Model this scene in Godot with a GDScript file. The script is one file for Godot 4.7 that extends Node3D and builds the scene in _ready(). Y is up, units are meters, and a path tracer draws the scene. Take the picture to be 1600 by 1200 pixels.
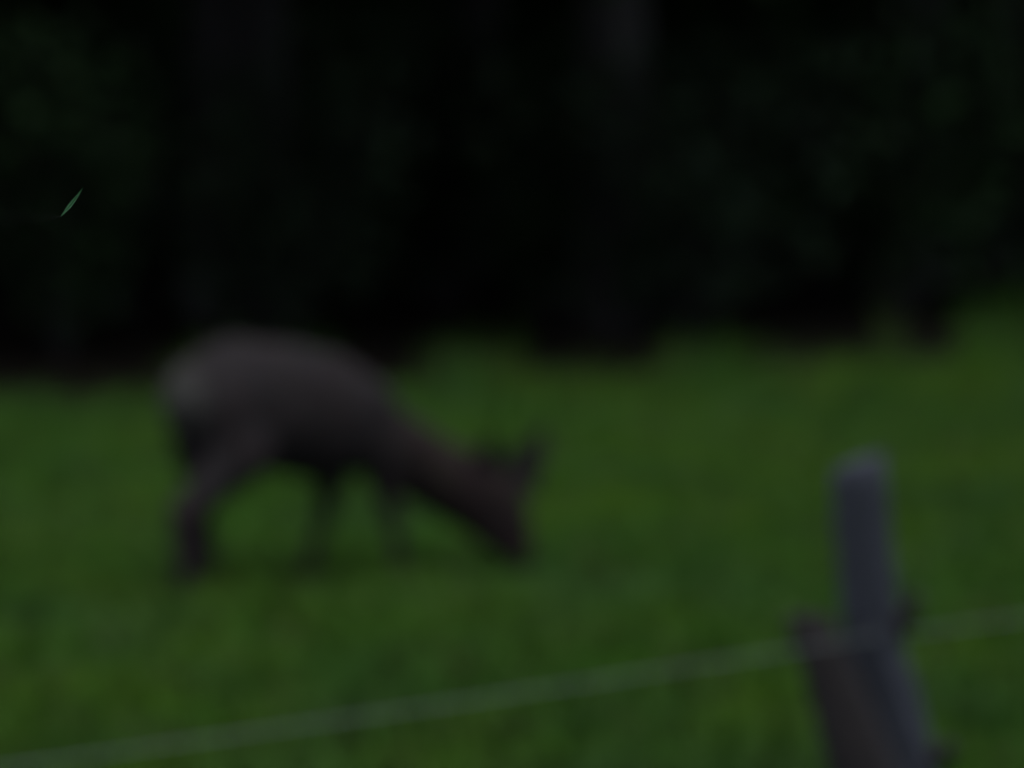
extends Node3D

# A roe deer grazing at dusk in a forest clearing, seen over a wire fence.
# Camera stands at the origin, 1.6 m up, looking along -Z. Units are metres.

var rng := RandomNumberGenerator.new()
var patch := FastNoiseLite.new()
var fine := FastNoiseLite.new()
var taken := {}


func numbered(called: String) -> String:
	var n: int = taken.get(called, 0)
	taken[called] = n + 1
	return called if n == 0 else "%s_%03d" % [called, n]


func tag(o: Node, label: String, category: String, group := "", kind := "") -> void:
	o.set_meta("label", label)
	if category:
		o.set_meta("category", category)
	if group:
		o.set_meta("group", group)
	if kind:
		o.set_meta("kind", kind)


func thing(called: String, label: String, category: String, at: Vector3, group := "") -> Node3D:
	var o := Node3D.new()
	o.name = numbered(called)
	add_child(o)
	o.position = at
	tag(o, label, category, group)
	return o


func part(called: String, mesh: Mesh, m: Material, parent: Node) -> MeshInstance3D:
	var o := MeshInstance3D.new()
	o.name = called
	o.mesh = mesh
	if m:
		o.material_override = m
	parent.add_child(o, true)
	return o


func lin(r: float, g: float, b: float) -> Color:
	return Color(r, g, b).linear_to_srgb()


func matte(c: Color, rough := 0.9) -> StandardMaterial3D:
	var m := StandardMaterial3D.new()
	m.albedo_color = c
	m.roughness = rough
	m.metallic_specular = 0.3
	return m


func vertex_matte(rough := 0.9, spec := 0.25) -> StandardMaterial3D:
	var m := StandardMaterial3D.new()
	m.vertex_color_use_as_albedo = true
	m.roughness = rough
	m.metallic_specular = spec
	m.cull_mode = BaseMaterial3D.CULL_DISABLED
	return m


func noise_texture(freq: float, dark: Color, light: Color, octaves := 4, seed_ := 1) -> NoiseTexture2D:
	var n := FastNoiseLite.new()
	n.seed = seed_
	n.frequency = freq
	n.fractal_octaves = octaves
	var g := Gradient.new()
	g.set_color(0, dark)
	g.set_color(1, light)
	var t := NoiseTexture2D.new()
	t.width = 512
	t.height = 512
	t.seamless = true
	t.noise = n
	t.color_ramp = g
	return t


# ---------------------------------------------------------------- shapes

# A log swept along points, with lengthwise cracks and an uneven skin.
func log_mesh(pts: Array, radii: Array, seed_: int, segs := 22, rows := 26, crack := 0.14, cap_slope := 0.0) -> ArrayMesh:
	var c := Curve3D.new()
	for p in pts:
		c.add_point(p)
	for i in pts.size():
		var t: Vector3 = (pts[mini(i + 1, pts.size() - 1)] - pts[maxi(i - 1, 0)]) / 6.0
		c.set_point_in(i, -t)
		c.set_point_out(i, t)
	var n := FastNoiseLite.new()
	n.seed = seed_
	n.frequency = 1.0
	var grooves := []
	var r2 := RandomNumberGenerator.new()
	r2.seed = seed_ * 7 + 3
	for i in segs:
		grooves.append(1.0 - crack * pow(r2.randf(), 3.0) * 1.6)
	var st := SurfaceTool.new()
	st.begin(Mesh.PRIMITIVE_TRIANGLES)
	var total := c.get_baked_length()
	for j in rows + 1:
		var f := float(j) / rows
		var p := c.sample_baked(f * total)
		var q := c.sample_baked(minf(f + 0.02, 1.0) * total)
		var q0 := c.sample_baked(maxf(f - 0.02, 0.0) * total)
		var dir := (q - q0).normalized()
		var side := dir.cross(Vector3(0, 0, 1)).normalized()
		if side.length() < 0.1:
			side = Vector3.RIGHT
		var up := side.cross(dir).normalized()
		var k := f * (radii.size() - 1)
		var r: float = lerpf(radii[int(k)], radii[mini(int(k) + 1, radii.size() - 1)], k - int(k))
		for i in segs:
			var a := TAU * i / segs
			var rr: float = r * grooves[i] * (1.0 + 0.10 * n.get_noise_3d(cos(a) * 1.3, sin(a) * 1.3, f * total * 6.0) + 0.05 * n.get_noise_3d(cos(a) * 5.0, sin(a) * 5.0, f * total * 30.0))
			var v := p + (side * cos(a) + up * sin(a)) * rr
			if j == rows:
				v += dir * (cap_slope * cos(a) * r + 0.12 * r * n.get_noise_2d(i * 3.7, 9.0))
			st.set_uv(Vector2(float(i) / segs, f * total))
			st.add_vertex(v)
	for j in rows:
		for i in segs:
			var a := j * segs + i
			var b := j * segs + (i + 1) % segs
			for x in [a, b, a + segs, b, b + segs, a + segs]:
				st.add_index(x)
	var top := c.sample_baked(total)
	st.set_uv(Vector2(0.5, total))
	st.add_vertex(top)
	var ci := (rows + 1) * segs
	for i in segs:
		for x in [rows * segs + i, rows * segs + (i + 1) % segs, ci]:
			st.add_index(x)
	st.generate_normals()
	return st.commit()


func tube_mesh(pts: Array, radii: Array, segs := 8) -> ArrayMesh:
	var st := SurfaceTool.new()
	st.begin(Mesh.PRIMITIVE_TRIANGLES)
	add_tube(st, pts, radii, segs)
	st.generate_normals()
	return st.commit()


func add_tube(st: SurfaceTool, pts: Array, radii: Array, segs: int, base := 0) -> int:
	var n := pts.size()
	for j in n:
		var dir: Vector3 = (pts[mini(j + 1, n - 1)] - pts[maxi(j - 1, 0)]).normalized()
		var side := dir.cross(Vector3(0.13, 0.2, 1)).normalized()
		var up := side.cross(dir)
		for i in segs:
			var a := TAU * i / segs
			st.add_vertex(pts[j] + (side * cos(a) + up * sin(a)) * radii[mini(j, radii.size() - 1)])
	for j in n - 1:
		for i in segs:
			var a := base + j * segs + i
			var b := base + j * segs + (i + 1) % segs
			for x in [a, b, a + segs, b, b + segs, a + segs]:
				st.add_index(x)
	return base + n * segs


# One pointed leaf, folded along its midrib.
func add_leaf(st: SurfaceTool, at: Vector3, along: Vector3, up: Vector3, length: float, width: float, col: Color) -> void:
	var side := along.cross(up).normalized()
	var lift := up * width * 0.25
	var tip := at + along * length
	var mid := at + along * length * 0.45
	var l := mid + side * width * 0.5 + lift
	var r := mid - side * width * 0.5 + lift
	for v in [at, l, tip, at, tip, r]:
		st.set_color(col)
		st.add_vertex(v)


func random_dir() -> Vector3:
	var z := rng.randf_range(-1, 1)
	var a := rng.randf() * TAU
	var s := sqrt(1 - z * z)
	return Vector3(s * cos(a), z, s * sin(a))


# ---------------------------------------------------------------- trees

func crown_mesh(height: float, radius: float, base_y: float, count: int, leaf: float, tone: Color) -> ArrayMesh:
	var st := SurfaceTool.new()
	st.begin(Mesh.PRIMITIVE_TRIANGLES)
	var clumps := []
	for i in 70:
		var f := rng.randf()
		var w := radius * (0.35 + 0.65 * sin(PI * (0.22 + 0.70 * f)))
		var a := rng.randf() * TAU
		var rr := w * sqrt(rng.randf_range(0.12, 1.0))
		clumps.append([Vector3(cos(a) * rr, base_y + 0.5 + f * (height - base_y), sin(a) * rr), rng.randf_range(0.55, 1.15), rng.randf_range(0.75, 1.25)])
	for i in count:
		var c = clumps[rng.randi() % clumps.size()]
		var p: Vector3 = c[0] + random_dir() * pow(rng.randf(), 0.4) * c[1] * Vector3(1.1, 0.7, 1.1)
		p.y = maxf(p.y, base_y + rng.randf() * 0.3)
		var d := (random_dir() + Vector3(0, -0.35, 0)).normalized()
		var s := leaf * rng.randf_range(0.7, 1.3)
		var k: float = c[2] * rng.randf_range(0.85, 1.15)
		add_leaf(st, p, d, random_dir(), s, s * 0.62, Color(tone.r * k, tone.g * k, tone.b * k))
	st.generate_normals()
	return st.commit()


func limb_mesh(height: float, radius: float, base_y: float, count: int) -> ArrayMesh:
	var st := SurfaceTool.new()
	st.begin(Mesh.PRIMITIVE_TRIANGLES)
	var base := 0
	for i in count:
		var a := TAU * i * 0.618 + rng.randf() * 0.4
		var y := lerpf(base_y + 0.4, height * 0.85, float(i) / count)
		var w := radius * (0.9 - 0.5 * float(i) / count)
		var o := Vector3(cos(a), 0, sin(a))
		base = add_tube(st, [Vector3(0, y, 0), o * w * 0.4 + Vector3(0, y + 0.5, 0), o * w + Vector3(0, y + 0.75, 0)], [0.06, 0.035, 0.01], 6, base)
	st.generate_normals()
	return st.commit()


func make_tree(height: float, radius: float, base_y: float, trunk_r: float, bark: Material, leaves: Material, tone: Color, seed_: int) -> Node3D:
	var o := Node3D.new()
	o.name = "broadleaf_tree"
	var trunk := part("trunk", log_mesh([Vector3(0, -0.1, 0), Vector3(0.08, height * 0.4, 0.05), Vector3(-0.05, height * 0.92, 0)], [trunk_r * 1.35, trunk_r, trunk_r * 0.75, trunk_r * 0.25], seed_, 14, 18, 0.10), bark, o)
	part("limbs", limb_mesh(height, radius, base_y, 13), bark, trunk)
	part("crown", crown_mesh(height, radius, base_y, 5500, 0.37, tone), leaves, o)
	return o


func make_shrub(height: float, radius: float, bark: Material, leaves: Material, tone: Color) -> Node3D:
	var o := Node3D.new()
	o.name = "woodland_shrub"
	var st := SurfaceTool.new()
	st.begin(Mesh.PRIMITIVE_TRIANGLES)
	var st2 := SurfaceTool.new()
	st2.begin(Mesh.PRIMITIVE_TRIANGLES)
	var base := 0
	for i in 11:
		var a := rng.randf() * TAU
		var h := height * rng.randf_range(0.7, 1.0)
		var out := Vector3(cos(a), 0, sin(a)) * radius * rng.randf_range(0.3, 1.0)
		var pts := [out * 0.08 + Vector3(0, -0.03, 0), out * 0.35 + Vector3(0, h * 0.5, 0), out * 0.8 + Vector3(0, h * 0.85, 0), out + Vector3(0, h, 0)]
		base = add_tube(st, pts, [0.014, 0.010, 0.006, 0.002], 6, base)
		for j in 105:
			var f := rng.randf_range(0.12, 1.0)
			var p: Vector3 = pts[0].lerp(pts[3], f).lerp(pts[1 if f < 0.6 else 2], 0.4) + random_dir() * 0.26
			p.y = maxf(p.y, 0.06)
			var s := rng.randf_range(0.07, 0.13)
			var k := rng.randf_range(0.7, 1.3)
			add_leaf(st2, p, (random_dir() + Vector3(0, -0.2, 0)).normalized(), (random_dir() + Vector3(0, 1.2, 0)).normalized(), s, s * 0.7, Color(tone.r * k, tone.g * k, tone.b * k))
	st.generate_normals()
	st2.generate_normals()
	part("stems", st.commit(), bark, o)
	part("foliage", st2.commit(), leaves, o)
	return o


func place(proto: Node3D, first: bool, label: String, category: String, group: String, at: Vector3, turn: float, size: float) -> void:
	var o: Node3D = proto if first else proto.duplicate()
	var called: String = proto.get_meta("called")
	o.name = numbered(called)
	add_child(o)
	o.position = at
	o.rotation.y = turn
	o.scale = Vector3.ONE * size
	tag(o, label, category, group)


# ---------------------------------------------------------------- the deer

const CELL := 0.0095
var g_lo := Vector3(-0.42, -0.03, -0.85)
var g_n := Vector3i(154, 86, 122)
var field := PackedFloat32Array()


func bone(a: Vector3, b: Vector3, ra: float, rb: float, k: float, axis := Vector3.ZERO, flat := 1.0) -> void:
	var m := maxf(ra, rb) + k + CELL * 2
	var lo := (a.min(b) - Vector3.ONE * m - g_lo) / CELL
	var hi := (a.max(b) + Vector3.ONE * m - g_lo) / CELL
	var ab := b - a
	var inv := 1.0 / maxf(ab.dot(ab), 1e-9)
	var stretch := 1.0 / flat - 1.0
	for z in range(maxi(0, int(lo.z)), mini(g_n.z, int(hi.z) + 1)):
		for y in range(maxi(0, int(lo.y)), mini(g_n.y, int(hi.y) + 1)):
			var row := (z * g_n.y + y) * g_n.x
			for x in range(maxi(0, int(lo.x)), mini(g_n.x, int(hi.x) + 1)):
				var p := g_lo + Vector3(x, y, z) * CELL - a
				var t := clampf(p.dot(ab) * inv, 0.0, 1.0)
				var q := p - ab * t
				if flat != 1.0:
					q += axis * (q.dot(axis) * stretch)
				var d := q.length() - lerpf(ra, rb, t)
				var e := field[row + x]
				var h := maxf(k - absf(d - e), 0.0) / k
				field[row + x] = minf(d, e) - h * h * k * 0.25


func nets(st: SurfaceTool, paint: Callable) -> int:
	var index := {}
	var verts := PackedVector3Array()
	var nx := g_n.x
	var nxy := g_n.x * g_n.y
	var corner := [0, 1, nx, nx + 1, nxy, nxy + 1, nxy + nx, nxy + nx + 1]
	var edges := [[0, 1], [2, 3], [4, 5], [6, 7], [0, 2], [1, 3], [4, 6], [5, 7], [0, 4], [1, 5], [2, 6], [3, 7]]
	var cells := []
	for z in g_n.z - 1:
		for y in g_n.y - 1:
			var row := z * nxy + y * nx
			for x in nx - 1:
				var i := row + x
				var f0 := field[i]
				if absf(f0) > CELL * 2.6:
					continue
				var inside := 0
				var v := []
				for c in corner:
					var f := field[i + c]
					v.append(f)
					if f < 0.0:
						inside += 1
				if inside == 0 or inside == 8:
					continue
				var sum := Vector3.ZERO
				var n := 0
				for e in edges:
					var a: float = v[e[0]]
					var b: float = v[e[1]]
					if (a < 0.0) == (b < 0.0):
						continue
					var t := a / (a - b)
					var pa := Vector3(e[0] & 1, (e[0] >> 1) & 1, e[0] >> 2)
					var pb := Vector3(e[1] & 1, (e[1] >> 1) & 1, e[1] >> 2)
					sum += pa.lerp(pb, t)
					n += 1
				index[i] = verts.size()
				cells.append(i)
				verts.append(g_lo + (Vector3(x, y, z) + sum / n) * CELL)
	for p in verts:
		st.set_color(paint.call(p))
		st.set_smooth_group(0)
		st.add_vertex(p)
	var axes := [[1, nx, nxy], [nx, nxy, 1], [nxy, 1, nx]]
	for i in cells:
		for ax in axes:
			var a: int = ax[0]
			var b: int = ax[1]
			var c: int = ax[2]
			var fa := field[i]
			var fb := field[i + a]
			if (fa < 0.0) == (fb < 0.0):
				continue
			if not (index.has(i - b) and index.has(i - c) and index.has(i - b - c)):
				continue
			var q := [index[i], index[i - b], index[i - b - c], index[i - c]]
			var order := [0, 1, 2, 0, 2, 3] if fa >= 0.0 else [0, 2, 1, 0, 3, 2]
			for o in order:
				st.add_index(q[o])
	return verts.size()


var yaw := deg_to_rad(38.0)


func L(x: float, y: float, z: float) -> Vector3:   # body axes (forward, up, its right) to the deer's node
	return Vector3(x, y, z).rotated(Vector3.UP, yaw)


func coat(p: Vector3) -> Color:
	var l := p.rotated(Vector3.UP, -yaw)
	var n := 1.0 + 0.22 * fine.get_noise_3d(p.x * 20, p.y * 20, p.z * 20) + 0.15 * patch.get_noise_3d(p.x * 14, p.y * 14, p.z * 14)
	var body := Color(0.0285, 0.0238, 0.0235)
	var neck := Color(0.025, 0.0190, 0.0175)
	var leg := Color(0.030, 0.0235, 0.0235)
	var c := body
	c = c.lerp(neck, smoothstep(0.52, 0.68, l.x + 0.08 * (0.5 - l.y) + 0.03 * patch.get_noise_3d(p.x * 30, p.y * 30, p.z * 30)))
	if l.x < 0.66:
		c = c.lerp(leg, 1.0 - smoothstep(0.27, 0.36, l.y))
	var d := Vector3((l.x + 0.085) / 0.075, (l.y - 0.565) / 0.10, l.z / 0.115).length() + 0.18 * fine.get_noise_3d(p.x * 30, p.y * 30, p.z * 30)
	c = c.lerp(Color(0.055, 0.051, 0.046), 1.0 - smoothstep(0.75, 1.15, d))
	if l.x < 0.70 and l.y < 0.045:
		c = Color(0.02, 0.018, 0.018)
	if p.x > 0.7 and p.y < 0.075:
		c = Color(0.015, 0.013, 0.013)
	return Color(c.r * n, c.g * n, c.b * n)


func add_ear(st: SurfaceTool, base: int, root: Vector3, tip: Vector3, facing: Vector3, width: float) -> int:
	var along := tip - root
	var side := along.cross(facing).normalized()
	var nrm := side.cross(along).normalized()
	var rows := 9
	var cols := 7
	for face in 2:
		for j in rows + 1:
			var f := float(j) / rows
			var w := width * 0.5 * maxf(0.05, sin(PI * pow(f * 0.93 + 0.06, 0.75)) * (1.0 - 0.25 * f) + (0.45 if f < 0.12 else 0.0))
			for i in cols:
				var s := float(i) / (cols - 1) * 2.0 - 1.0
				var v := root + along * f + side * s * w + nrm * (s * s * w * 0.55 - w * 0.25 + (0.0025 if face == 1 else -0.0025) * (1.0 - s * s))
				st.set_color(Color(0.028, 0.022, 0.022) if face == 0 else Color(0.030, 0.025, 0.025))
				st.add_vertex(v)
	var per := (rows + 1) * cols
	for face in 2:
		for j in rows:
			for i in cols - 1:
				var a := base + face * per + j * cols + i
				var tri := [a, a + 1, a + cols, a + 1, a + cols + 1, a + cols] if face == 0 else [a, a + cols, a + 1, a + 1, a + cols, a + cols + 1]
				for x in tri:
					st.add_index(x)
	return base + per * 2


func build_deer(at: Vector3) -> void:
	field.resize(g_n.x * g_n.y * g_n.z)
	field.fill(1.0)
	var lat := L(0, 0, 1)
	# trunk: deep chest, tucked belly, high rump
	bone(L(-0.004, 0.575, 0), L(0.10, 0.592, 0), 0.100, 0.122, 0.05, lat, 0.86)
	bone(L(0.10, 0.592, 0), L(0.24, 0.530, 0), 0.124, 0.170, 0.05, lat, 0.82)
	bone(L(0.24, 0.530, 0), L(0.40, 0.490, 0), 0.170, 0.170, 0.05, lat, 0.80)
	bone(L(0.40, 0.490, 0), L(0.50, 0.475, 0), 0.170, 0.124, 0.05, lat, 0.76)
	bone(L(-0.07, 0.58, 0), L(-0.10, 0.545, 0), 0.03, 0.016, 0.04)
	for s in [-1, 1]:
		var near: bool = s > 0
		# hind leg
		var hx := -0.095 if near else 0.075
		var hip := L(0.05, 0.565, 0.065 * s)
		var stifle := L(0.10 + 0.3 * hx, 0.42, 0.088 * s)
		var hock := L(-0.112 if near else 0.025, 0.265, 0.072 * s)
		var fet := L(hx - 0.012, 0.075, 0.07 * s)
		bone(hip, stifle, 0.108, 0.076, 0.045, lat, 0.72)
		bone(L(0.015, 0.54, 0.06 * s), L(0.03, 0.40, 0.078 * s), 0.084, 0.060, 0.045)
		bone(stifle, hock, 0.074, 0.041, 0.03)
		bone(hock + L(-0.012, 0.012, 0), hock, 0.018, 0.024, 0.015)
		bone(hock, fet, 0.038, 0.027, 0.012)
		bone(fet, L(hx + 0.018, 0.028, 0.07 * s), 0.019, 0.018, 0.012)
		bone(L(hx + 0.012, 0.018, 0.062 * s), L(hx + 0.035, 0.010, 0.062 * s), 0.014, 0.010, 0.006)
		bone(L(hx + 0.012, 0.018, 0.080 * s), L(hx + 0.035, 0.010, 0.080 * s), 0.014, 0.010, 0.006)
		# fore leg
		var fx := 0.615 if near else 0.40
		var elbow := L(0.515 if near else 0.500, 0.405, 0.075 * s)
		var carpus := L(0.580 if near else 0.455, 0.215, 0.068 * s)
		var ff := L(fx - 0.006, 0.07, 0.066 * s)
		bone(L(0.50, 0.515, 0.068 * s), elbow, 0.078, 0.052, 0.04, lat, 0.72)
		bone(elbow, carpus, 0.050 if near else 0.062, 0.027, 0.025)
		bone(carpus, ff, 0.025, 0.019, 0.012)
		bone(ff, L(fx + 0.016, 0.028, 0.066 * s), 0.018, 0.017, 0.012)
		bone(L(fx + 0.012, 0.018, 0.058 * s), L(fx + 0.034, 0.010, 0.058 * s), 0.014, 0.010, 0.006)
		bone(L(fx + 0.012, 0.018, 0.076 * s), L(fx + 0.034, 0.010, 0.076 * s), 0.014, 0.010, 0.006)
	# neck reaching down, head at the grass
	var poll := Vector3(0.782, 0.268, -0.40)
	bone(L(0.50, 0.47, 0), Vector3(0.53, 0.375, -0.37), 0.112, 0.096, 0.05)
	bone(Vector3(0.53, 0.375, -0.37), Vector3(0.66, 0.303, -0.40), 0.096, 0.086, 0.04)
	bone(Vector3(0.66, 0.303, -0.40), poll, 0.086, 0.068, 0.04)
	var head_lat := Vector3(0.80, 0.05, -0.58).normalized()
	bone(poll, Vector3(0.812, 0.215, -0.39), 0.067, 0.064, 0.03)
	bone(Vector3(0.812, 0.215, -0.39), Vector3(0.836, 0.148, -0.375), 0.064, 0.051, 0.025, head_lat, 0.9)
	bone(Vector3(0.836, 0.148, -0.375), Vector3(0.856, 0.080, -0.362), 0.050, 0.034, 0.02)
	bone(Vector3(0.785, 0.215, -0.40), Vector3(0.836, 0.105, -0.38), 0.036, 0.023, 0.02)
	bone(Vector3(0.60, 0.31, -0.39), Vector3(0.70, 0.245, -0.40), 0.082, 0.075, 0.04)
	bone(Vector3(0.70, 0.245, -0.40), Vector3(0.800, 0.135, -0.385), 0.075, 0.048, 0.03)
	for s in [-1, 1]:
		bone(Vector3(0.817, 0.215, -0.385) + head_lat * 0.040 * s, Vector3(0.824, 0.19, -0.38) + head_lat * 0.038 * s, 0.022, 0.018, 0.015)
	var st := SurfaceTool.new()
	st.begin(Mesh.PRIMITIVE_TRIANGLES)
	var n := nets(st, coat)
	n = add_ear(st, n, Vector3(0.758, 0.300, -0.36), Vector3(0.772, 0.435, -0.33), Vector3(0.25, 0.1, 1), 0.108)
	n = add_ear(st, n, Vector3(0.838, 0.275, -0.415), Vector3(0.928, 0.450, -0.43), Vector3(0.1, -0.1, 1), 0.114)
	st.generate_normals()
	var deer := thing("roe_deer", "grey-brown deer with pale rump grazing head down on the grass", "deer", at)
	var hair := vertex_matte(1.0, 0.05)
	part("body", st.commit(), hair, deer)
	var ball := SphereMesh.new()
	ball.radius = 0.012
	ball.height = 0.024
	var eye_m := matte(lin(0.01, 0.008, 0.007), 0.15)
	for s in [-1, 1]:
		part("eye", ball, eye_m, deer).position = Vector3(0.824, 0.205, -0.378) + head_lat * 0.054 * s
	field.clear()


# ---------------------------------------------------------------- grass

func tuft_mesh(blades: int, height: float, spread: float, width: float) -> ArrayMesh:
	var st := SurfaceTool.new()
	st.begin(Mesh.PRIMITIVE_TRIANGLES)
	for i in blades:
		var a := rng.randf() * TAU
		var o := Vector3(cos(a), 0, sin(a))
		var root := o * spread * sqrt(rng.randf()) + Vector3(0, -0.01, 0)
		var h := height * rng.randf_range(0.55, 1.1)
		var b := rng.randf() * TAU
		var lean := (Vector3(cos(b), 0, sin(b)) + o * 0.6) * h * rng.randf_range(0.15, 0.6)
		var side := Vector3(-sin(b), 0, cos(b)) * width * rng.randf_range(0.7, 1.2) * 0.5
		var mid := root + lean * 0.35 + Vector3(0, h * 0.62, 0)
		var tip := root + lean + Vector3(0, h, 0)
		var k := rng.randf_range(0.8, 1.2)
		st.set_color(Color(k, k, k))
		for v in [root - side, root + side, mid + side * 0.8, root - side, mid + side * 0.8, mid - side * 0.8, mid - side * 0.8, mid + side * 0.8, tip]:
			st.set_color(Color(k, k, k))
			st.add_vertex(v)
	st.generate_normals()
	return st.commit()


func wood_edge(x: float) -> float:   # distance at which the meadow ends under the trees
	return 17.65 + x * 0.52 + 0.5 * patch.get_noise_1d(x * 40.0) + (0.5 * smoothstep(1.9, 2.5, x))


func grass_colour(x: float, d: float) -> Color:
	var n := patch.get_noise_2d(x * 16, d * 9)
	var m := patch.get_noise_2d(x * 40 + 300, d * 26)
	var c := Color(0.048, 0.126, 0.010)
	c = c.lerp(Color(0.068, 0.148, 0.010), clampf(0.5 + 1.8 * n, 0, 1) * 0.9)
	c = c.lerp(Color(0.032, 0.084, 0.020), clampf(0.35 + m * 1.5, 0, 1) * 0.55)
	c = c.lerp(Color(0.060, 0.075, 0.020), clampf(patch.get_noise_2d(x * 130 + 90, d * 80 + 40) * 2.6 - 0.15, 0, 1) * 0.8)
	c = c.lerp(Color(0.046, 0.100, 0.030), clampf(patch.get_noise_2d(x * 22 - 500, d * 14 + 700) * 2.0, 0, 1) * 0.4)
	return c


func scatter(called: String, label: String, mesh: Mesh, m: Material, spots: Array) -> void:
	var mm := MultiMesh.new()
	mm.transform_format = MultiMesh.TRANSFORM_3D
	mm.use_colors = true
	mm.mesh = mesh
	mm.instance_count = spots.size()
	for i in spots.size():
		mm.set_instance_transform(i, spots[i][0])
		mm.set_instance_color(i, spots[i][1])
	var o := MultiMeshInstance3D.new()
	o.name = called
	o.multimesh = mm
	o.material_override = m
	add_child(o)
	tag(o, label, "grass", "", "stuff")


# ---------------------------------------------------------------- the scene

func _ready() -> void:
	rng.seed = 515
	patch.seed = 11
	patch.frequency = 0.05
	patch.fractal_octaves = 3
	fine.seed = 23
	fine.frequency = 0.6

	# camera
	var cam := Camera3D.new()
	cam.name = "camera"
	add_child(cam)
	cam.position = Vector3(0, 1.6, 0)
	cam.rotation_degrees = Vector3(-5.02, 0, 0)
	cam.near = 0.05
	cam.far = 600
	var lens := CameraAttributesPhysical.new()
	lens.frustum_focal_length = 132.0
	lens.frustum_focus_distance = 2.79
	lens.frustum_near = 0.05
	lens.frustum_far = 600
	lens.exposure_aperture = 3.9
	cam.attributes = lens
	cam.fov = rad_to_deg(2.0 * atan(600.0 / 6600.0))
	cam.current = true

	# sky and light: the dull, cool light of late dusk from straight above the clearing
	var env := Environment.new()
	env.background_mode = Environment.BG_SKY
	var sm := ProceduralSkyMaterial.new()
	sm.sky_top_color = Color(0.66, 0.70, 0.78)
	sm.sky_horizon_color = Color(0.50, 0.53, 0.60)
	sm.sky_curve = 0.25
	sm.ground_bottom_color = Color(0.08, 0.09, 0.07)
	sm.ground_horizon_color = Color(0.30, 0.32, 0.36)
	sm.sun_angle_max = 1.0
	var sky := Sky.new()
	sky.sky_material = sm
	env.sky = sky
	env.background_energy_multiplier = 1.55
	env.tonemap_mode = Environment.TONE_MAPPER_LINEAR
	env.tonemap_exposure = 3.6
	env.sdfgi_enabled = true
	env.ssao_enabled = true
	env.ssil_enabled = true
	var we := WorldEnvironment.new()
	we.name = "world_environment"
	we.environment = env
	add_child(we)
	var sun := DirectionalLight3D.new()
	sun.name = "dusk_light"
	sun.light_energy = 0.22
	sun.light_color = Color(0.93, 0.96, 1.0)
	sun.light_angular_distance = 40.0
	sun.shadow_enabled = true
	add_child(sun)
	sun.rotation_degrees = Vector3(-66, 12, 0)

	# ground
	var soil := StandardMaterial3D.new()
	soil.albedo_texture = noise_texture(0.02, lin(0.020, 0.040, 0.008), lin(0.040, 0.075, 0.014))
	soil.uv1_triplanar = true
	soil.uv1_world_triplanar = true
	soil.uv1_scale = Vector3.ONE * 0.4
	soil.roughness = 1.0
	soil.metallic_specular = 0.1
	var sheet := PlaneMesh.new()
	sheet.size = Vector2(500, 500)
	var ground := part("meadow_ground", sheet, soil, self)
	ground.set_meta("kind", "structure")
	tag(ground, "flat green meadow ground under the grass", "ground", "", "structure")

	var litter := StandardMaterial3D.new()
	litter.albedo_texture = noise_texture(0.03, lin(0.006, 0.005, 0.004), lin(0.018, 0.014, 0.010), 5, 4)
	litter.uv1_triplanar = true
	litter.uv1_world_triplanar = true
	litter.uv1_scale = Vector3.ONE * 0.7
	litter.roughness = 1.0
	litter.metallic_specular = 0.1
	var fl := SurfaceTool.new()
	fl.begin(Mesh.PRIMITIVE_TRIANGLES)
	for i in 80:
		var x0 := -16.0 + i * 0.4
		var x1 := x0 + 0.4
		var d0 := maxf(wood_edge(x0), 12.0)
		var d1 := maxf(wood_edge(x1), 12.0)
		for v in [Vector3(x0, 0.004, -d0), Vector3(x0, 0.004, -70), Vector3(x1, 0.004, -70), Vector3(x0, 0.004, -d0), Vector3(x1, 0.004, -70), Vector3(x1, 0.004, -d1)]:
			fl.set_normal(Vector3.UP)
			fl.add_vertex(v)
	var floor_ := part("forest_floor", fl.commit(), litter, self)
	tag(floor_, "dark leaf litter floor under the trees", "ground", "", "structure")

	# the wood
	var bark := StandardMaterial3D.new()
	bark.albedo_texture = noise_texture(0.04, lin(0.012, 0.010, 0.009), lin(0.030, 0.026, 0.023), 4, 8)
	bark.uv1_triplanar = true
	bark.uv1_scale = Vector3(3, 0.8, 3)
	bark.roughness = 0.95
	var leaves := vertex_matte(0.7, 0.25)
	var protos := [
		make_tree(12.5, 3.6, 2.0, 0.17, bark, leaves, Color(0.030, 0.062, 0.012), 3),
		make_tree(14.5, 3.9, 2.1, 0.21, bark, leaves, Color(0.026, 0.055, 0.014), 5),
		make_tree(11.0, 3.4, 1.9, 0.15, bark, leaves, Color(0.033, 0.066, 0.015), 9),
	]
	for p in protos:
		p.set_meta("called", "broadleaf_tree")
	var used := [false, false, false]
	var stands := []
	for row in 4:                       # rows receding into the wood
		var dd := 1.5 + row * 3.9
		for i in 9:
			var x := -14.0 + i * 3.5 + (1.7 if row % 2 else 0.0) + rng.randf_range(-0.7, 0.7)
			var d := maxf(wood_edge(x), 13.0) + dd + rng.randf_range(-0.5, 0.6)
			if row == 0 and absf(x) < 3.2:
				d += 1.7
			if x > -10.0 - row and x < 11.0 + row:
				stands.append([x, d, "tall broadleaf tree of the black wood behind the meadow", "trees of the dark wood"])
	var ring := [[-9.5, 12.0], [-9.5, 8.0], [-9.0, 4.0], [-8.5, 0.0], [-6.5, -3.5], [-2.8, -4.5], [1.2, -4.5], [5.0, -4.2], [8.0, -1.5], [9.2, 2.5], [9.5, 6.5], [10.0, 10.5], [10.5, 15.0], [-11.0, -4.5], [-7.5, -8.0], [-1.0, -8.5], [3.5, -8.5], [8.5, -7.5], [12.5, -2.0], [13.5, 4.5]]
	for s in ring:
		stands.append([s[0], s[1], "broadleaf tree on the open side of the clearing, facing the wood", "trees round the clearing"])
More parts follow.
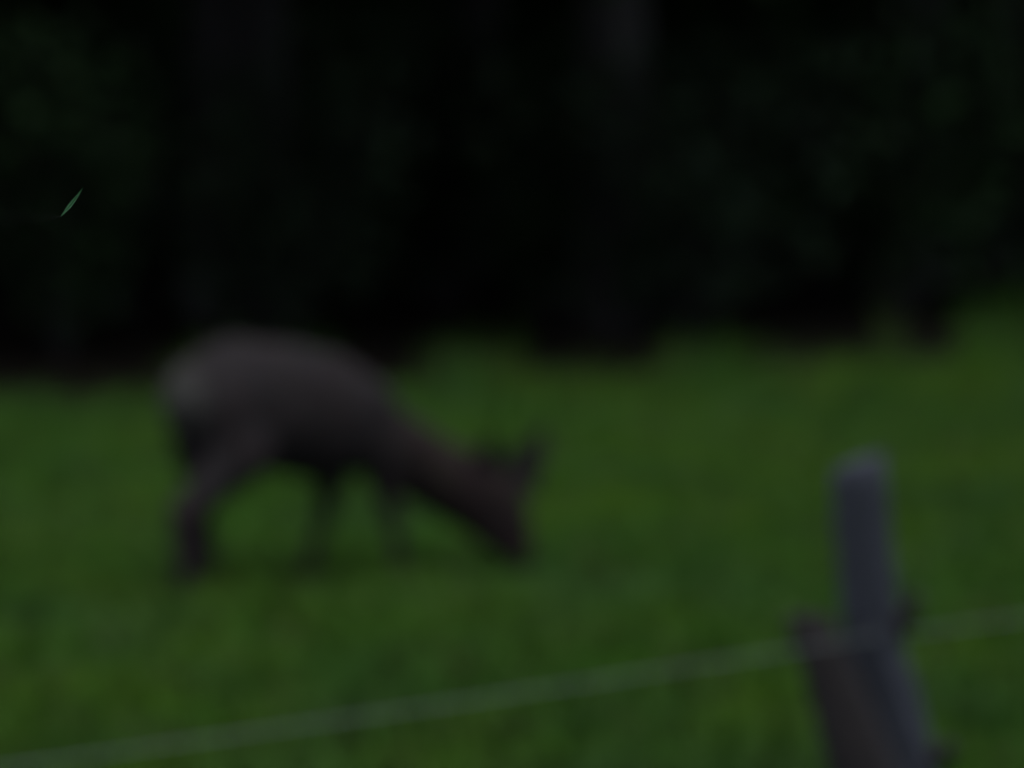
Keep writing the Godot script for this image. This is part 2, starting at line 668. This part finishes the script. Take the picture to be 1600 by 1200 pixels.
	for i in stands.size():
		var k := i % 3
		var s = stands[i]
		place(protos[k], not used[k], s[2], "tree", s[3], Vector3(s[0], 0, -s[1]), rng.randf() * TAU, rng.randf_range(0.92, 1.12) * (1.2 if s[1] < 13.0 else 1.0))
		used[k] = true

	var young := make_tree(5.2, 1.7, 0.05, 0.06, bark, leaves, Color(0.026, 0.052, 0.014), 13)
	young.set_meta("called", "young_tree")
	for i in 24:
		var x: float = -11.5 + (i % 8) * 3.2 + [0.0, 1.6, 0.8][i / 8]
		place(young, i == 0, "low dense young tree deep inside the black wood", "tree", "young trees deep in the wood", Vector3(x, 0, -(wood_edge(x) + [13.0, 16.0, 19.0][i / 8])), rng.randf() * TAU, rng.randf_range(0.95, 1.2))

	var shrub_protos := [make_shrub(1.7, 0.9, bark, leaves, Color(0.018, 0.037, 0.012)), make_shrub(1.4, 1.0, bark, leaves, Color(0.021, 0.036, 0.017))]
	for p in shrub_protos:
		p.set_meta("called", "woodland_shrub")
	var shrub_used := [false, false]
	var bushes := [[-2.1, 1.0, 0, 1.0], [-1.1, 1.5, 1, 1.05], [0.2, 1.9, 0, 0.95], [0.9, 1.0, 1, 1.1], [2.0, 1.4, 0, 1.05], [3.1, 0.9, 1, 1.1], [-3.3, 0.9, 1, 1.1], [-4.5, 1.2, 0, 1.0], [4.4, 1.2, 0, 1.1], [-0.4, 3.6, 0, 1.1], [1.5, 4.0, 1, 1.2], [-2.0, 4.0, 1, 1.2], [3.0, 4.2, 0, 1.1], [-5.6, 1.5, 1, 1.1], [5.6, 1.5, 1, 1.1]]
	for b in bushes:
		place(shrub_protos[b[2]], not shrub_used[b[2]], "dark leafy shrub in the undergrowth at the foot of the wood", "shrub", "shrubs under the trees", Vector3(b[0], 0, -(wood_edge(b[0]) + b[1] + 1.9)), rng.randf() * TAU, b[3])
		shrub_used[b[2]] = true

	# grass
	var blade := vertex_matte(0.75, 0.2)
	var short_ := tuft_mesh(12, 0.095, 0.05, 0.008)
	var spots := []
	for i in 62000:
		var d := lerpf(5.0, 23.0, pow(rng.randf(), 0.85))
		var half := 1.6 + d * 0.13
		var x := rng.randf_range(-half, half)
		if i % 5 == 0:
			x = rng.randf_range(-9.0, 9.0)
		if d > wood_edge(x) + 0.15:
			continue
		var s := rng.randf_range(0.65, 1.25) * (1.0 + 0.35 * patch.get_noise_2d(x * 30, d * 30))
		spots.append([Transform3D(Basis(Vector3.UP, rng.randf() * TAU).scaled(Vector3(1, s, 1)), Vector3(x, 0, -d)), grass_colour(x, d)])
	scatter("meadow_grass", "short green grass covering the meadow", short_, blade, spots)
	var tall := tuft_mesh(16, 0.23, 0.07, 0.009)
	spots = []
	for i in 900:
		var x := rng.randf_range(-7.0, 7.0)
		var d := wood_edge(x) - 0.25 + rng.randfn() * 0.3
		if patch.get_noise_2d(x * 60, 77.0) < -0.1 + rng.randf() * 0.2:
			continue
		var s := rng.randf_range(0.5, 1.1) * clampf(0.9 + 2.6 * patch.get_noise_2d(x * 150, 31.0), 0.3, 1.9) * (0.55 if x < -1.4 else 1.0) * (1.25 if x > 2.05 else 1.0)
		var c := grass_colour(x, d)
		spots.append([Transform3D(Basis(Vector3.UP, rng.randf() * TAU).scaled(Vector3(1, s, 1)), Vector3(x, 0, -d)), c])
	scatter("tall_grass", "taller ragged grass along the foot of the wood", tall, blade, spots)

	# the deer
	build_deer(Vector3(-0.834, 0, -11.35))

	# fence post with a stake against it
	var wood := StandardMaterial3D.new()
	wood.albedo_texture = noise_texture(0.03, lin(0.022, 0.0235, 0.031), lin(0.058, 0.060, 0.075), 5, 12)
	wood.uv1_triplanar = true
	wood.uv1_scale = Vector3(6, 0.8, 6)
	wood.roughness = 0.9
	var old := StandardMaterial3D.new()
	old.albedo_texture = noise_texture(0.03, lin(0.011, 0.008, 0.0075), lin(0.029, 0.021, 0.019), 5, 15)
	old.uv1_triplanar = true
	old.uv1_scale = Vector3(6, 1.0, 6)
	old.roughness = 0.95
	var metal := matte(lin(0.16, 0.16, 0.16), 0.5)
	metal.metallic = 0.6
	var post := thing("fence_post", "weathered grey wooden fence post with a dark stake leaning on it", "fence post", Vector3(0.73, 0, -7.30))
	part("post", log_mesh([Vector3(0, -0.25, 0), Vector3(-0.03, 0.22, 0), Vector3(-0.10, 0.5, 0), Vector3(-0.130, 0.822, 0)], [0.062, 0.060, 0.058, 0.053, 0.049], 31, 24, 30, 0.16, 0.25), wood, post)
	part("stake", log_mesh([Vector3(-0.02, -0.2, 0.115), Vector3(-0.11, 0.25, 0.10), Vector3(-0.222, 0.565, 0.07)], [0.064, 0.068, 0.064, 0.054, 0.034], 37, 20, 20, 0.22, -0.4), old, post)
	part("branch_stub", log_mesh([Vector3(-0.09, 0.49, 0.01), Vector3(-0.05, 0.545, 0.02), Vector3(-0.025, 0.595, 0.03)], [0.024, 0.018, 0.012], 41, 10, 8, 0.1), old, post)
	part("branch_stub", log_mesh([Vector3(-0.03, 0.27, 0.01), Vector3(0.005, 0.305, 0.02), Vector3(0.035, 0.33, 0.03)], [0.028, 0.022, 0.016], 43, 10, 8, 0.1), old, post)
	var plain := log_mesh([Vector3(0, -0.3, 0), Vector3(0.01, 0.4, 0), Vector3(0.0, 0.92, 0)], [0.058, 0.055, 0.050], 53, 20, 20, 0.16, 0.2)
	var far_post := thing("fence_post", "plain round fence post standing alone at the far wire end", "fence post", Vector3(2.15, 0, -8.80))
	part("post", plain, wood, far_post)
	var near_post := thing("fence_post", "plain round fence post standing alone at the near wire end", "fence post", Vector3(-2.25, 0, -4.72))
	part("post", plain, wood, near_post)
	# the wire, stapled to the camera side of each post
	var anchors := [Vector3(-2.25, 0.545, -4.665), Vector3(0.625, 0.525, -7.243), Vector3(2.15, 0.545, -8.745)]
	var run := []
	for j in 2:
		var a: Vector3 = anchors[j]
		var b: Vector3 = anchors[j + 1]
		for i in 24:
			var t := i / 24.0
			run.append(a.lerp(b, t) - Vector3(0, 0.02 * 4.0 * t * (1.0 - t), 0))
	run.append(anchors[2])
	var pale := matte(lin(0.26, 0.28, 0.26), 0.6)
	var wire := part("fence_wire", tube_mesh(run, [0.0013], 6), pale, self)
	tag(wire, "pale thin fence wire stretched across the grass to the post", "wire")
	for a in [[post, anchors[1]], [far_post, anchors[2]], [near_post, anchors[0]]]:
		var o: Vector3 = a[1] - a[0].position
		part("staple", tube_mesh([o + Vector3(0, 0.014, -0.02), o + Vector3(0, 0.012, 0.004), o + Vector3(0, -0.012, 0.004), o + Vector3(0, -0.014, -0.02)], [0.0018], 6), metal, a[0])

	# birch sapling just outside the frame, one twig reaching in
	var sap := thing("birch_sapling", "slender sapling with one small bright leaf on a twig tip before the wood", "sapling", Vector3(-0.60, 0, -1.75))
	var sap_bark := matte(lin(0.014, 0.009, 0.008), 0.95)
	part("trunk", tube_mesh([Vector3(0, -0.05, 0), Vector3(0.01, 0.8, 0), Vector3(-0.01, 1.5, 0.01), Vector3(0.0, 2.2, 0)], [0.012, 0.009, 0.006, 0.002], 8), sap_bark, sap)
	var tipx := Vector3(0.2955, 1.4632, -1.10)
	var twig := part("twig", tube_mesh([Vector3(-0.002, 1.40, 0), Vector3(0.22, 1.470, -0.06), Vector3(0.361, 1.505, -0.20), Vector3(0.3436, 1.4872, -0.60), Vector3(0.3141, 1.4728, -0.90), tipx], [0.0020, 0.0006, 0.00022, 0.00018, 0.00015, 0.00012], 6), sap_bark, sap)
	var leafs := vertex_matte(0.5, 0.4)
	leafs.backlight_enabled = true
	leafs.backlight = lin(0.03, 0.10, 0.03)
	var one := SurfaceTool.new()
	one.begin(Mesh.PRIMITIVE_TRIANGLES)
	var prof := [0.06, 0.62, 1.0, 0.85, 0.5, 0.04]
	var spine := []
	for i in 6:
		var f := i / 5.0
		spine.append(Vector3(0.0155 * f + 0.002 * f * (1 - f), 0.0195 * f - 0.004 * f * (1 - f), 0.004 * f * f))
	var across := Vector3(0.46, -0.34, 0.80).normalized() * 0.0023
	var bend := Vector3(-0.6, 0.45, 0.65).normalized() * 0.0009
	for i in 5:
		for sd in [-1.0, 1.0]:
			var a: Vector3 = spine[i]
			var b: Vector3 = spine[i + 1]
			var a1: Vector3 = a + across * sd * prof[i] + bend * prof[i]
			var b1: Vector3 = b + across * sd * prof[i + 1] + bend * prof[i + 1]
			for v in [a, a1, b, a1, b1, b]:
				one.set_color(Color(0.12, 0.30, 0.13))
				one.add_vertex(v)
	one.generate_normals()
	part("leaf", one.commit(), leafs, twig).position = tipx
	var other := SurfaceTool.new()
	other.begin(Mesh.PRIMITIVE_TRIANGLES)
	add_leaf(other, Vector3.ZERO, Vector3(1, 0, 0), Vector3.UP, 0.045, 0.028, Color(0.045, 0.11, 0.025))
	other.generate_normals()
	var om := other.commit()
	for i in 26:
		var y := rng.randf_range(1.55, 2.15)
		var o := part("leaf", om, leafs, sap)
		o.position = Vector3(rng.randf_range(-0.004, 0.004), y, 0)
		o.rotation = Vector3(rng.randf_range(-0.5, 0.5), rng.randf() * TAU, rng.randf_range(-0.6, 0.4))
